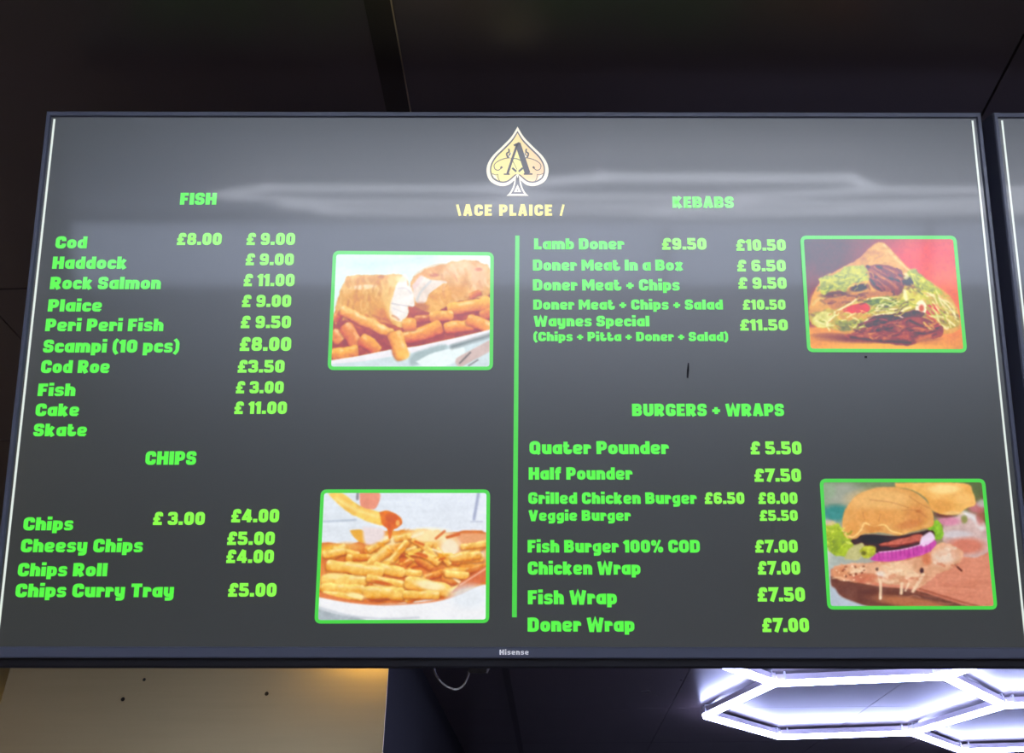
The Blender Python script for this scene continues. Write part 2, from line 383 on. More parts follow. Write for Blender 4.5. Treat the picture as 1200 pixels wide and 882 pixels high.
ITEMS = [  # text, left, right, top, base, kind: h heading, n dish, p price
 ('FISH', 210.9, 253.4, 226, 239.9, 'h'), ('Cod', 64.6, 101.4, 277, 291, 'n'), ('£8.00', 206.8, 259.5, 273, 287, 'p'), ('£ 9.00', 288.4, 345.6, 273, 287, 'p'),
 ('Haddock', 61.2, 148.3, 300.6, 315, 'n'), ('£ 9.00', 287.4, 344.2, 297, 310.7, 'p'), ('Rock Salmon', 58.5, 188, 324.4, 338.8, 'n'), ('£ 11.00', 285, 345, 321, 335.3, 'p'),
 ('Plaice', 56, 119, 350.6, 365, 'n'), ('£ 9.00', 283, 341, 345.5, 359.7, 'p'), ('Peri Peri Fish', 53, 191, 373.4, 388, 'n'), ('£ 9.50', 281.6, 340.8, 370, 384.4, 'p'),
 ('Scampi (10 pcs)', 50.3, 210, 398, 413, 'n'), ('£8.00', 280.3, 341, 395, 411, 'p'), ('Cod Roe', 47.6, 128, 422, 437, 'n'), ('£3.50', 278, 333.3, 421.8, 436.5, 'p'),
 ('Fish', 44.2, 87.8, 449.3, 464, 'n'), ('£ 3.00', 275.9, 332.3, 446.6, 460.7, 'p'), ('Cake', 41.2, 92.2, 472.8, 487.4, 'n'), ('£ 11.00', 274, 336, 470.4, 484.9, 'p'),
 ('Skate', 39, 101.4, 496.3, 511, 'n'), ('CHIPS', 170, 229.6, 528.6, 544.4, 'h'), ('Chips', 26.9, 85.4, 606, 621.2, 'n'), ('£ 3.00', 178.6, 239.8, 599.7, 614.8, 'p'),
 ('£4.00', 270.4, 326.9, 596.3, 611.8, 'p'), ('Cheesy Chips', 24, 167, 631.3, 646.8, 'n'), ('£5.00', 265.6, 321.8, 622.8, 638.2, 'p'), ('£4.00', 264.6, 320.7, 643.9, 659.4, 'p'),
 ('Chips Roll', 20.4, 125.2, 659.5, 675, 'n'), ('Chips Curry Tray', 17.7, 203.4, 683.7, 699.5, 'n'), ('£5.00', 266.7, 323.8, 683, 698.8, 'p'),
 ('KEBABS', 788.4, 860, 230.5, 243.6, 'h'), ('Lamb Doner', 626, 731.4, 279.4, 292.2, 'n'), ('£9.50', 775.5, 828, 279, 292.5, 'p'), ('£10.50', 862.5, 921, 280.6, 293.7, 'p'),
 ('Doner Meat In a Box', 624.6, 800.4, 304.3, 317, 'n'), ('£ 6.50', 863.7, 921, 304.6, 317.9, 'p'), ('Doner Meat + Chips', 624.6, 796.5, 327.4, 340.4, 'n'), ('£ 9.50', 865, 922, 325, 338.3, 'p'),
 ('Doner Meat + Chips + Salad', 625, 847, 351, 362.7, 'n'), ('£10.50', 870.3, 920.7, 351, 362.7, 'p'), ('Waynes Special', 625.5, 761, 370, 382.4, 'n'), ('£11.50', 867, 923.4, 374.2, 387.2, 'p'),
 ('(Chips + Pitta + Doner + Salad)', 625, 853.5, 389, 399.6, 'n'), ('BURGERS + WRAPS', 740.9, 919, 473, 487.4, 'h'),
 ('Quater Pounder', 620.4, 783.7, 516.8, 532, 'n'), ('£ 5.50', 879.3, 939.6, 517.2, 532.2, 'p'), ('Half Pounder', 619.7, 741, 547.4, 561.9, 'n'), ('£7.50', 883.8, 939, 549, 564.2, 'p'),
 ('Grilled Chicken Burger', 619, 816.4, 576.7, 590.2, 'n'), ('£6.50', 825.6, 872.5, 576.7, 590.2, 'p'), ('£8.00', 888.5, 934.8, 576.7, 590.2, 'p'), ('Veggie Burger', 619.4, 739, 597.5, 610, 'n'), ('£5.50', 890, 935, 597.5, 610, 'p'),
 ('Fish Burger 100% COD', 618.4, 820.5, 632.5, 647.2, 'n'), ('£7.00', 884.8, 935, 632.5, 647.2, 'p'), ('Chicken Wrap', 618.4, 750.7, 657.7, 673, 'n'), ('£7.00', 887.9, 938, 657.3, 672.9, 'p'),
 ('Fish Wrap', 618.7, 723, 691.4, 707.8, 'n'), ('£7.50', 887.5, 943.7, 688, 704.4, 'p'), ('Doner Wrap', 618.4, 743.6, 723.4, 739.8, 'n'), ('£7.00', 893, 948.4, 724, 740.2, 'p')]
last = ''
for (tx, xa, xb, yt, yb, k) in ITEMS:
    if k == 'h': lettering('menu_heading', tx, xa, xb, yt, yb, M_green, screen, FRONT, 'green capital heading reading %s' % tx)
    elif k == 'n': lettering('menu_item', tx, xa, xb, yt, yb, M_green, screen, FRONT, 'green dish name reading %s' % tx); last = tx
    else: lettering('menu_price', tx, xa, xb, yt, yb, M_lime, screen, FRONT, 'lime green price reading %s' % tx.replace(' ', ''), sp=.09)
lettering('shop_lettering', '\\ACE PLAICE /', 534.5, 661.7, 239.7, 252.9, M_gold, screen, FRONT, 'pale gold lettering below the spade emblem', sp=.13, space=.42, thin=.90)
# maker's lettering on the lower bezel
lettering('bezel_lettering', 'Hisense', 585.2, 619.6, 760.6, 766.6, M_white_glow, tv, 0.0027, 'small white lettering on the lower bezel', sp=.10, thin=.78)
# green divider
a0, a1, b0, b1 = at(603.8, 276), at(608.8, 276), at(600.0, 723), at(605.6, 723)
flat('divider_line', [b0, b1, a1, a0], M_line_green, screen, FRONT, 'green upright line dividing the menu in two')

# ------------------------------------------------------------------ spade emblem
M_cream_px = display('emblem_cream', lin((246, 236, 214)))
M_ink_px = display('emblem_ink', lin((58, 54, 58)))
M_gold_px = display('emblem_gold', attr=True)
def logo_pt(p):                                     # emblem drawing units -> panel
    return at(560+p[0]/8.82, 140+p[1]/8.82)
def mirror(pts): return pts + [(820-x, y) for x, y in reversed(pts)]
def curve(pts, n=6):
    pts = [np.array(p, float) for p in pts]; out = []
    for i in range(len(pts)-1):
        p0, p1, p2, p3 = pts[max(i-1, 0)], pts[i], pts[i+1], pts[min(i+2, len(pts)-1)]
        for k in range(n):
            t = k/n
            out.append(0.5*((2*p1)+(-p0+p2)*t+(2*p0-5*p1+4*p2-p3)*t*t+(-p0+3*p1-3*p2+p3)*t**3))
    out.append(pts[-1]); return [tuple(p) for p in out]
half_out = curve([(410, 74), (345, 180), (250, 280), (150, 380), (98, 470), (92, 560), (130, 640), (220, 686), (310, 680), (378, 630)]) + curve([(376, 640), (360, 700), (330, 755), (296, 790)])
half_mid = curve([(410, 120), (352, 210), (265, 300), (180, 385), (134, 470), (128, 550), (160, 618), (235, 654), (310, 645), (380, 588), (400, 570)]) + curve([(396, 590), (388, 660), (368, 725), (340, 770)])
half_in = curve([(410, 142), (358, 225), (275, 312), (192, 395), (146, 474), (140, 545), (170, 606), (238, 640), (306, 632), (372, 580), (410, 556)])
LV, LF, LM = [], [], []
def logo_poly(pts, mi, z):
    k = len(LV); LV.extend([(*logo_pt(p), z) for p in pts]); LF.append(tuple(range(k, k+len(pts)))); LM.append(mi)
def logo_stroke(pts, t, mi, z, closed=False):
    v, f = stroke([np.array(p, float) for p in pts], closed, t); k = len(LV)
    LV.extend([(*logo_pt(p), z) for p in v]); LF.extend([tuple(i+k for i in ff) for ff in f]); LM.extend([mi]*len(f))
z = FRONT
logo_poly(mirror(half_out), 0, z)
logo_poly(mirror(half_mid), 1, z+.00012)
logo_poly(mirror(half_in), 2, z+.00024)
logo_poly([(410, 672), (372, 752), (448, 752)], 0, z+.00024)
logo_poly([(410, 548), (398, 572), (406, 604), (414, 604), (422, 572)], 0, z+.00026)
zi = z+.00036
for m in (1, -1):
    def mm(pts): return pts if m == 1 else [(820-x, y) for x, y in pts]
    logo_stroke(mm(curve([(330, 398), (280, 405), (215, 430), (170, 470), (178, 515), (215, 525), (250, 495)])), 8, 1, zi)
    logo_stroke(mm([(235, 505), (252, 490)]), 20, 1, zi)
    logo_stroke(mm(curve([(318, 305), (322, 335), (298, 355), (312, 390), (338, 345)])), 16, 1, zi)
    logo_stroke(mm(curve([(145, 560), (185, 575), (205, 570), (212, 610), (228, 640)])), 6, 1, zi)
    logo_poly(mm([(148, 568), (182, 580), (206, 626), (165, 606)]), 0, zi)
    logo_poly(mm([(334, 345), (352, 340), (332, 400), (312, 392)]), 0, zi)
    logo_stroke(mm([(355, 503), (398, 540)]), 20, 1, zi)
logo_poly([(418, 300), (455, 430), (484, 500), (478, 560), (420, 570), (372, 560), (345, 520), (352, 440)], 3, z+.0003)
logo_stroke(curve([(340, 405), (400, 408), (440, 425), (470, 450)]), 9, 1, zi)
logo_stroke([(356, 420), (405, 520)], 5, 1, zi)
zA = z+.00046
logo_stroke([(406, 262), (306, 562)], 24, 1, zA); logo_stroke([(412, 250), (515, 562)], 58, 1, zA)
logo_stroke([(268, 568), (330, 568)], 14, 1, zA); logo_stroke([(474, 566), (564, 566)], 16, 1, zA)
logo_stroke([(372, 272), (430, 244)], 20, 1, zA)
logo_poly([(405, 726), (415, 726), (415, 742), (405, 742)], 1, zA)
emb = mesh_obj('spade_emblem', LV, LF, [M_cream_px, M_ink_px, M_gold_px, display('emblem_pale', lin((246, 238, 150)))], screen, 'gold spade emblem with a dark letter A', LM)
ca = emb.data.color_attributes.new('Col', 'FLOAT_COLOR', 'CORNER')
cols = []
for poly in emb.data.polygons:
    for li in poly.loop_indices:
        v = LV[emb.data.loops[li].vertex_index]
        c0 = logo_pt((240, 560)); c1 = logo_pt((640, 480))
        t = min(max((v[0]-c0[0])/(c1[0]-c0[0]), 0), 1)
        cols += [*lin((248-2*t, 232-28*t, 140+18*t)), 1]
ca.data.foreach_set('color', cols)

# ------------------------------------------------------------------ the four food pictures
class Pic:
    """paints a picture shown on the screen into a fine grid of coloured cells"""
    def __init__(s, quad, off, k, nx, ny, seed):
        u, v = np.meshgrid((np.arange(nx)+.5)/nx, (np.arange(ny)+.5)/ny)
        quad = np.array(quad, float); s.quad = quad; s.nx, s.ny = nx, ny
        P = ((1-u)*(1-v))[..., None]*quad[0]+(u*(1-v))[..., None]*quad[1]+(u*v)[..., None]*quad[2]+((1-u)*v)[..., None]*quad[3]
        s.X = (P[..., 0]-off[0])*k; s.Y = (P[..., 1]-off[1])*k
        s.im = np.zeros((ny, nx, 3)); s.rng = np.random.RandomState(seed)
    def noise(s, size, octaves=3, sx=1.0, sy=1.0):
        tot = np.zeros_like(s.X); amp = 1.0; norm = 0
        for o in range(octaves):
            g = s.rng.rand(64, 64); f = 2**o/size
            x = s.X*f*sx + 7.3; y = s.Y*f*sy + 3.1
            xi = np.floor(x).astype(int); yi = np.floor(y).astype(int); fx = x-xi; fy = y-yi
            fx = fx*fx*(3-2*fx); fy = fy*fy*(3-2*fy)
            def h(a, b): return g[(yi+b) % 64, (xi+a) % 64]
            tot += amp*((h(0, 0)*(1-fx)+h(1, 0)*fx)*(1-fy)+(h(0, 1)*(1-fx)+h(1, 1)*fx)*fy); norm += amp; amp *= .55
        return tot/norm*2-1
    def put(s, col, a):
        s.im = s.im*(1-a[..., None]) + np.asarray(col, float)*a[..., None]
    def dist(s, pts, wob=0):
        """signed distance to a polygon, negative inside"""
        X, Y = s.X, s.Y
        if wob: X = X+s.noise(38, 3)*wob; Y = Y+s.noise(38, 3)*wob
        d = np.full(X.shape, 1e9); ins = np.zeros(X.shape, bool); n = len(pts)
        for i in range(n):
            (x0, y0), (x1, y1) = pts[i], pts[(i+1) % n]
            ex, ey = x1-x0, y1-y0; L = ex*ex+ey*ey+1e-9
            t = np.clip(((X-x0)*ex+(Y-y0)*ey)/L, 0, 1)
            d = np.minimum(d, np.hypot(X-x0-t*ex, Y-y0-t*ey))
            c = ((y0 > Y) != (y1 > Y)) & (X < (x1-x0)*(Y-y0)/((y1-y0) if abs(y1-y0) > 1e-9 else 1e-9)+x0); ins ^= c
        return np.where(ins, -d, d)
    def poly(s, pts, col, soft=6, wob=0, smooth=True, n=None, light=None):
        if smooth and len(pts) > 2: pts = curve(list(pts)+[pts[0]], 5)[:-1]
        d = s.dist(pts, wob); a = np.clip(.5-d/soft, 0, 1)
        c = np.broadcast_to(np.asarray(col, float), s.im.shape).copy()
        if n:
            amp, size = n[0], n[1]; c = c + (s.noise(size, 4, *(n[2:] if len(n) > 2 else ()))[..., None])*np.asarray(amp, float)
        if light: c = c + np.clip(1+d/light[0], 0, 1)[..., None]*np.asarray(light[1], float)
        s.put(c, a); return d
    def grad(s, c00, c10, c01, c11):
        u = (s.X-s.X.min())/(s.X.max()-s.X.min()); v = (s.Y-s.Y.min())/(s.Y.max()-s.Y.min())
        for a, c in (((1-u)*(1-v), c00), (u*(1-v), c10), ((1-u)*v, c01), (u*v, c11)): s.im = s.im + a[..., None]*np.asarray(c, float)
    def blob(s, x, y, rx, ry, col, a=1.0, hard=1.0, ang=0):
        ca_, sa = math.cos(ang), math.sin(ang); dx, dy = s.X-x, s.Y-y
        r = np.hypot((dx*ca_+dy*sa)/rx, (-dx*sa+dy*ca_)/ry)
        s.put(col, np.clip((1-r)*hard*2, 0, 1)*a)
    def line(s, pts, w, col, a=1.0, soft=4, sm=True):
        if sm and len(pts) > 2: pts = curve(pts, 5)
        d = np.full(s.X.shape, 1e9)
        for (x0, y0), (x1, y1) in zip(pts[:-1], pts[1:]):
            ex, ey = x1-x0, y1-y0; t = np.clip(((s.X-x0)*ex+(s.Y-y0)*ey)/(ex*ex+ey*ey+1e-9), 0, 1)
            d = np.minimum(d, np.hypot(s.X-x0-t*ex, s.Y-y0-t*ey))
        s.put(col, np.clip(.5-(d-w/2)/soft, 0, 1)*a)
    def chip(s, p0, p1, w, top, low, tex=14, w1=None, shade=.75):
        """one cut potato chip: flat ends, lit upper side, browner lower side"""
        (x0, y0), (x1, y1) = p0, p1; L = math.hypot(x1-x0, y1-y0); ux, uy = (x1-x0)/L, (y1-y0)/L
        nx_, ny_ = -uy, ux
        if ny_ < 0: nx_, ny_ = -nx_, -ny_
        wob = s.noise(50, 2)*w*.12
        t = (s.X-x0)*ux+(s.Y-y0)*uy; q_ = (s.X-x0)*nx_+(s.Y-y0)*ny_+wob
        W = w + (0 if w1 is None else (w1-w)*np.clip(t/L, 0, 1))
        d = np.maximum(np.abs(q_)-W/2, np.maximum(-t, t-L)); c_ = W*.31
        dd = np.hypot(np.maximum(np.abs(q_)-W/2+c_, 0), np.maximum(np.maximum(-t, t-L)+c_, 0))-c_
        d = np.maximum(d, dd)
        sh = np.clip(.5-(d-3)/18, 0, 1)*np.clip(.35+q_/W, 0, 1)
        s.put((142, 56, 16), sh*shade)
        f = np.clip(q_/(W*.9)+.42, 0, 1)[..., None]
        c = np.asarray(top, float)*(1-f)+np.asarray(low, float)*f
        c = c + s.noise(26, 3)[..., None]*np.array((tex*.7, tex*1.5, tex*1.7)) + s.noise(9, 2)[..., None]*np.array((5, 9, 10))
        hl = np.clip(1-np.abs(q_/W+.25)/.22, 0, 1)*np.clip(.35+s.noise(34, 2)*1.5, 0, 1)
        c = c + hl[..., None]*(np.array((255, 238, 196))-c)*.6
        edge = np.clip(1+d/(W*.22), 0, 1)*np.clip(.2+q_/W, 0, 1)
        c = c + edge[..., None]*np.array((-26, -46, -30))
        s.put(c, np.clip(.5-d/7, 0, 1))
    def strands(s, n, box, cols, w, L, ang, a=.85, clip=None):
        R = s.rng; keep = s.im.copy()
        for k in range(n):
            x, y = R.uniform(box[0], box[2]), R.uniform(box[1], box[3]); t = R.uniform(*ang); l = R.uniform(*L); b = R.uniform(-.35, .35)*l
            dx, dy = math.cos(t), math.sin(t)
            s.line([(x-dx*l/2, y-dy*l/2), (x-dy*b*.5, y+dx*b*.5), (x+dx*l/2, y+dy*l/2)], R.uniform(*w), cols[R.randint(len(cols))], a, 6)
        if clip is not None:
            m = np.clip(.5-s.dist(clip)/10, 0, 1)[..., None]; s.im = s.im*m + keep*(1-m)
    def finish(s, fine=7, broad=6):
        s.im = s.im + s.noise(11, 2)[..., None]*fine + s.noise(70, 3)[..., None]*broad
        k = np.array((1, 2, 1))/4.0
        for ax in (0, 1):
            p = np.pad(s.im, [(1, 1) if i == ax else (0, 0) for i in range(3)], 'edge'); n = s.im.shape[ax]
            s.im = sum(k[i]*np.take(p, range(i, i+n), axis=ax) for i in range(3))
    def build(s, label, parent, zz, deep=0.0):      # deep: how far the slide's blacks are pulled down
        nx, ny = s.nx, s.ny; qd = s.quad
        V = []
        for j in range(ny+1):
            for i in range(nx+1):
                u, v = i/nx, j/ny
                p = (1-u)*(1-v)*qd[0]+u*(1-v)*qd[1]+u*v*qd[2]+(1-u)*v*qd[3]
                c = at(*p); V.append((c[0], c[1], zz))
        F = [(j*(nx+1)+i, (j+1)*(nx+1)+i, (j+1)*(nx+1)+i+1, j*(nx+1)+i+1) for j in range(ny) for i in range(nx)]
        o = mesh_obj('food_picture', V, F, M_picture, parent, label)
        im = np.clip(s.im, 0, 255)/255; im = np.where(im <= .04045, im/12.92, ((im+.055)/1.055)**2.4)
        im = np.maximum(im-np.asarray(deep), 0); col = np.ones((ny*nx, 4, 4)); col[..., :3] = im.reshape(-1, 1, 3)
        ca = o.data.color_attributes.new('Col', 'FLOAT_COLOR', 'CORNER'); ca.data.foreach_set('color', col.ravel())
        return o

def frame(quad, label, w=4.2, r=5.5):
    """rounded green outline round one picture"""
    quad = [np.array(p, float) for p in quad]; c = sum(quad)/4
    ins = [p+(np.sign(c-p))*w/2 for p in quad]
    v, f = stroke(rounded(ins, r, True), True, w)
    mesh_obj('picture_frame', [(*at(*p), FRONT+.0003) for p in v], f, M_line_green, screen, label)
def inner(quad, m=3.2):
    quad = [np.array(p, float) for p in quad]; c = sum(quad)/4
    return [p+np.sign(c-p)*m for p in quad]

# --- fish and chips
Q = [(390.2, 293.9), (578.8, 295.4), (577.8, 433.7), (383.9, 433.7)]
frame(Q, 'green outline round the picture of fish and chips')
P = Pic(inner(Q), (370, 280), 5.187, 230, 170, 1)
P.grad((222, 240, 238), (236, 246, 240), (226, 236, 232), (205, 222, 222))
P.line([(120, 165), (400, 150), (700, 110)], 50, (200, 226, 230), .6, 60); P.blob(150, 260, 160, 150, (228, 244, 240), .8)
P.poly([(100, 480), (300, 420), (620, 380), (1070, 300), (1070, 580), (560, 680), (100, 745)], (176, 74, 22), 8, 6, n=((30, 26, 14), 40))
# far fillet
P.poly([(575, 262), (640, 200), (760, 158), (900, 128), (1010, 142), (1060, 190), (1060, 335), (930, 370), (810, 400), (720, 448), (640, 430), (590, 385)], (233, 176, 98), 6, 10, n=((26, 44, 52), 46))
P.blob(870, 180, 150, 60, (246, 214, 168), .6, 1, -.2); P.blob(990, 240, 70, 110, (240, 196, 150), .6); P.blob(700, 200, 130, 45, (226, 150, 62), .6, 1, -.35)
P.blob(990, 185, 30, 14, (214, 110, 66), .7); P.blob(720, 220, 40, 16, (206, 112, 50), .8); P.blob(830, 330, 120, 60, (226, 146, 52), .5, 1, -.4)
P.poly([(585, 280), (640, 225), (700, 245), (800, 262), (700, 325), (660, 390), (610, 385), (596, 330)], (240, 222, 206), 8, 6, n=((16, 18, 20), 26))
P.line([(700, 255), (640, 320), (615, 375)], 14, (196, 198, 196), .6, 10); P.line([(640, 235), (600, 290)], 30, (240, 206, 196), .7, 14)
P.poly([(668, 400), (700, 330), (790, 270), (830, 330), (800, 395), (735, 445), (680, 430)], (238, 176, 84), 8, 6, n=((16, 36, 40), 32))
P.blob(640, 415, 60, 40, (186, 98, 48), .7)
# near fillet
P.poly([(185, 235), (220, 222), (400, 222), (520, 215), (560, 270), (560, 420), (530, 540), (440, 510), (350, 500), (250, 450), (180, 420), (130, 520), (110, 480), (135, 360)], (234, 178, 92), 6, 9, n=((22, 40, 50), 48, 1.3, .8))
P.blob(330, 262, 170, 40, (220, 150, 60), .65, 1, -.04); P.blob(290, 292, 100, 20, (252, 232, 196), .8, 1, -.08); P.blob(480, 260, 60, 50, (250, 226, 150), .6)
P.blob(320, 400, 190, 100, (226, 152, 56), .55, 1, .25); P.blob(430, 470, 90, 50, (214, 112, 34), .6, 1, .4); P.blob(400, 230, 34, 14, (198, 116, 50), .7)
P.blob(420, 330, 60, 80, (244, 196, 116), .5)
P.poly([(485, 285), (540, 215), (560, 280), (585, 300), (600, 380), (598, 412), (560, 408), (566, 440), (548, 478), (520, 505), (456, 480), (448, 410), (470, 340)], (246, 238, 228), 7, 5, n=((10, 12, 14), 30))
P.line([(462, 392), (520, 402), (590, 412)], 7, (196, 188, 186), .7); P.line([(500, 300), (548, 300), (580, 330)], 9, (224, 214, 210), .8); P.line([(470, 420), (540, 450)], 6, (224, 216, 212), .8)
P.line([(450, 350), (440, 430), (470, 490), (520, 520)], 26, (246, 206, 120), .75, 22)
P.strands(60, (150, 230, 470, 520), [(250, 218, 140), (206, 124, 44), (244, 196, 110), (222, 148, 60)], (8, 20), (30, 90), (1.0, 2.0), .35, [(190, 232), (440, 225), (460, 300), (440, 400), (470, 500), (340, 490), (130, 500), (130, 380)])
P.strands(30, (620, 150, 1050, 400), [(252, 226, 176), (212, 124, 62), (248, 206, 150), (226, 148, 70)], (8, 20), (24, 70), (.8, 2.0), .35, [(690, 330), (800, 260), (660, 210), (760, 165), (900, 135), (1010, 150), (1060, 200), (1060, 330), (810, 395), (730, 440)])
P.strands(14, (200, 440, 500, 530), [(200, 96, 30), (214, 112, 36)], (8, 18), (40, 90), (.2, .7), .5)
P.blob(520, 245, 40, 26, (254, 236, 180), .7)
# chips
CT, CL = (250, 196, 92), (226, 122, 36)
P.chip((800, 430), (1070, 385), 78, (252, 196, 84), (228, 128, 40)); P.chip((930, 350), (1005, 322), 38, (232, 146, 60), (206, 96, 34))
P.chip((600, 490), (720, 480), 50, (222, 128, 50), (190, 84, 28)); P.chip((690, 478), (838, 462), 62, CT, CL)
P.chip((1000, 470), (1070, 440), 60, (240, 160, 70), (212, 100, 36)); P.chip((780, 545), (965, 515), 72, (252, 188, 84), (226, 116, 38)); P.chip((920, 480), (1075, 545), 70, (252, 190, 92), (230, 126, 46))
P.chip((535, 600), (770, 535), 84, (248, 178, 70), (222, 108, 30)); P.chip((525, 520), (612, 515), 84, (252, 190, 84), (226, 122, 36))
P.chip((100, 560), (160, 620), 90, (244, 170, 96), (226, 128, 60)); P.chip((110, 500), (150, 440), 50, (226, 130, 46), (206, 90, 30))
P.chip((170, 520), (262, 650), 84, (240, 158, 84), (224, 116, 46)); P.chip((150, 430), (470, 580), 62, (253, 204, 112), (232, 142, 50), w1=58)
P.chip((270, 600), (390, 680), 78, (250, 184, 80), (224, 110, 30)); P.chip((95, 700), (260, 680), 76, (250, 190, 80), (226, 124, 40))
# tray, table, fork
P.poly([(80, 738), (250, 712), (450, 672), (620, 650), (850, 600), (1080, 545), (1080, 600), (800, 655), (560, 700), (300, 745), (80, 770)], (244, 240, 242), 6, smooth=False)
P.poly([(80, 760), (300, 742), (600, 690), (1080, 585), (1080, 800), (80, 800)], (214, 228, 230), 8, smooth=False, n=((10, 10, 10), 90))
P.poly([(600, 690), (760, 640), (800, 655), (760, 690), (600, 770), (570, 740)], (172, 190, 190), 20, 6); P.poly([(610, 745), (720, 690), (900, 660), (870, 740), (700, 790)], (236, 246, 244), 10)
P.line([(830, 655), (1075, 580)], 26, (120, 130, 130), .8, 22); P.line([(880, 745), (1075, 640)], 62, (214, 190, 182), 1, 8); P.line([(875, 755), (940, 690)], 10, (110, 100, 100), .8); P.line([(930, 770), (985, 735)], 8, (110, 100, 100), .7)
P.chip((480, 560), (528, 735), 92, (250, 190, 96), (240, 156, 60)); P.blob(530, 700, 50, 40, (252, 198, 84), .7)
P.finish(); P.im = (P.im-128)*1.06+122
P.build('picture of battered fish with thick chips on a white tray', screen, FRONT+.0001, (.045, .045, .05))

# --- chips with curry sauce
Q = [(375.9, 573.3), (574.3, 573.3), (573.3, 729.8), (368.6, 730.4)]
frame(Q, 'green outline round the picture of chips in a bowl')
P = Pic(inner(Q), (360, 560), 4.9, 230, 176, 2)
P.grad((224, 232, 240), (230, 236, 246), (236, 238, 242), (240, 242, 244))
P.im += P.noise(60, 3, .3, 2.5)[..., None]*8
P.line([(985, 80), (958, 235)], 16, (150, 158, 190), .8, 10); P.line([(95, 250), (280, 240)], 10, (178, 190, 206), .8, 8); P.line([(1005, 250), (940, 250)], 8, (190, 196, 214), .8)
P.poly([(420, 300), (760, 315), (1040, 320), (1040, 620), (800, 680), (420, 725), (60, 690), (60, 390), (250, 380)], (226, 128, 58), 8, 4, n=((14, 26, 24), 60))
P.poly([(780, 318), (1040, 322), (1040, 372), (880, 385), (800, 360)], (236, 164, 110), 8)
P.poly([(350, 380), (500, 300), (760, 310), (880, 400), (700, 520), (420, 520)], (244, 170, 66), 12, 16, n=((12, 50, 50), 50))
P.blob(700, 330, 170, 55, (252, 240, 190), .8); P.blob(820, 400, 80, 80, (252, 246, 224), .85); P.blob(960, 440, 90, 70, (250, 238, 206), .85); P.blob(470, 360, 80, 36, (254, 240, 190), .8); P.blob(230, 400, 110, 40, (240, 170, 80), .8)
P.blob(150, 420, 120, 50, (248, 190, 62), .9); P.blob(280, 450, 140, 50, (222, 116, 44), .8); P.blob(620, 480, 150, 70, (224, 104, 26), .85); P.blob(890, 500, 110, 50, (240, 160, 50), .8)
R = P.rng
for k in range(46):
    x, y = R.uniform(80, 1010), R.uniform(400, 690); y = max(y, 400+abs(x-560)*.06); a = R.normal(0, .35); L = R.uniform(90, 190); w_ = R.uniform(34, 58)
    if y > 690-((x-520)/520.)**2*70: continue
    P.chip((x-L/2*math.cos(a), y-L/2*math.sin(a)), (x+L/2*math.cos(a), y+L/2*math.sin(a)), w_, [(254, 216, 110), (248, 190, 76), (240, 160, 60)][k % 3], [(236, 146, 44), (222, 112, 32), (206, 92, 30)][k % 3], 20)
for (x0, y0, x1, y1, w) in [(880, 400, 1040, 372, 36), (350, 420, 470, 350, 34), (500, 350, 600, 330, 40), (560, 420, 720, 380, 34), (640, 380, 780, 470, 44), (600, 350, 700, 420, 30), (480, 480, 580, 360, 40), (360, 500, 480, 400, 60), (740, 400, 820, 500, 32), (660, 430, 760, 490, 44), (820, 460, 1000, 440, 50)]:
    P.chip((x0, y0), (x1, y1), w, (254, 220, 122), (236, 150, 46), 26)
for k in range(26):
    x, y = R.uniform(380, 820), R.uniform(330, 600); a = R.uniform(-.7, .7); L = R.uniform(30, 80)
    P.line([(x, y), (x+L*math.cos(a), y+L*math.sin(a))], R.uniform(10, 20), [(252, 214, 96), (216, 90, 24), (254, 240, 200), (242, 160, 40)][k % 4], .85, 8)
for (x0, y0, x1, y1, w) in [(90, 440, 220, 420, 44), (80, 590, 340, 590, 80), (480, 540, 660, 545, 40), (380, 505, 560, 545, 60), (110, 500, 440, 540, 64), (340, 570, 560, 610, 44), (790, 545, 930, 560, 44), (560, 590, 820, 650, 74), (80, 630, 330, 640, 60), (320, 650, 560, 665, 70), (550, 670, 760, 672, 50), (90, 660, 320, 690, 36)]:
    P.chip((x0, y0), (x1, y1), w, (254, 222, 120), (244, 168, 60), 20)
P.blob(700, 615, 110, 34, (254, 244, 200), .8, 1, .2); P.blob(280, 675, 70, 22, (254, 236, 170), .9, 1, .2); P.blob(160, 560, 80, 22, (254, 228, 150), .7)
P.blob(430, 600, 80, 12, (206, 84, 28), .8, 1, .2)
P.poly([(820, 665), (880, 600), (1040, 490), (1040, 590), (900, 640)], (224, 116, 66), 6, smooth=False); P.line([(880, 612), (1040, 510)], 10, (246, 190, 160), .8)
P.poly([(60, 650), (250, 700), (450, 722), (700, 705), (850, 668), (1040, 600), (1040, 630), (850, 695), (700, 725), (450, 742), (250, 722), (60, 690)], (230, 130, 72), 8)
P.poly([(60, 682), (250, 716), (450, 730), (700, 714), (850, 680), (1040, 615), (1040, 830), (60, 830)], (244, 244, 246), 8)
P.line([(60, 740), (250, 790), (450, 808), (640, 800)], 10, (200, 206, 214), .9, 12); P.poly([(60, 748), (180, 782), (300, 802), (330, 830), (60, 830)], (176, 186, 192), 12, n=((20, 20, 20), 30)); P.blob(930, 680, 150, 90, (230, 236, 242), .8)
P.poly([(245, 300), (320, 300), (345, 370), (300, 365), (262, 330)], (240, 176, 60), 6); P.poly([(320, 280), (430, 290), (440, 340), (380, 380), (330, 370)], (238, 222, 220), 20)
P.poly([(300, 85), (415, 85), (400, 165), (360, 180), (310, 165)], (238, 150, 122), 8); P.line([(290, 85), (288, 120)], 14, (120, 110, 120), .8, 8)
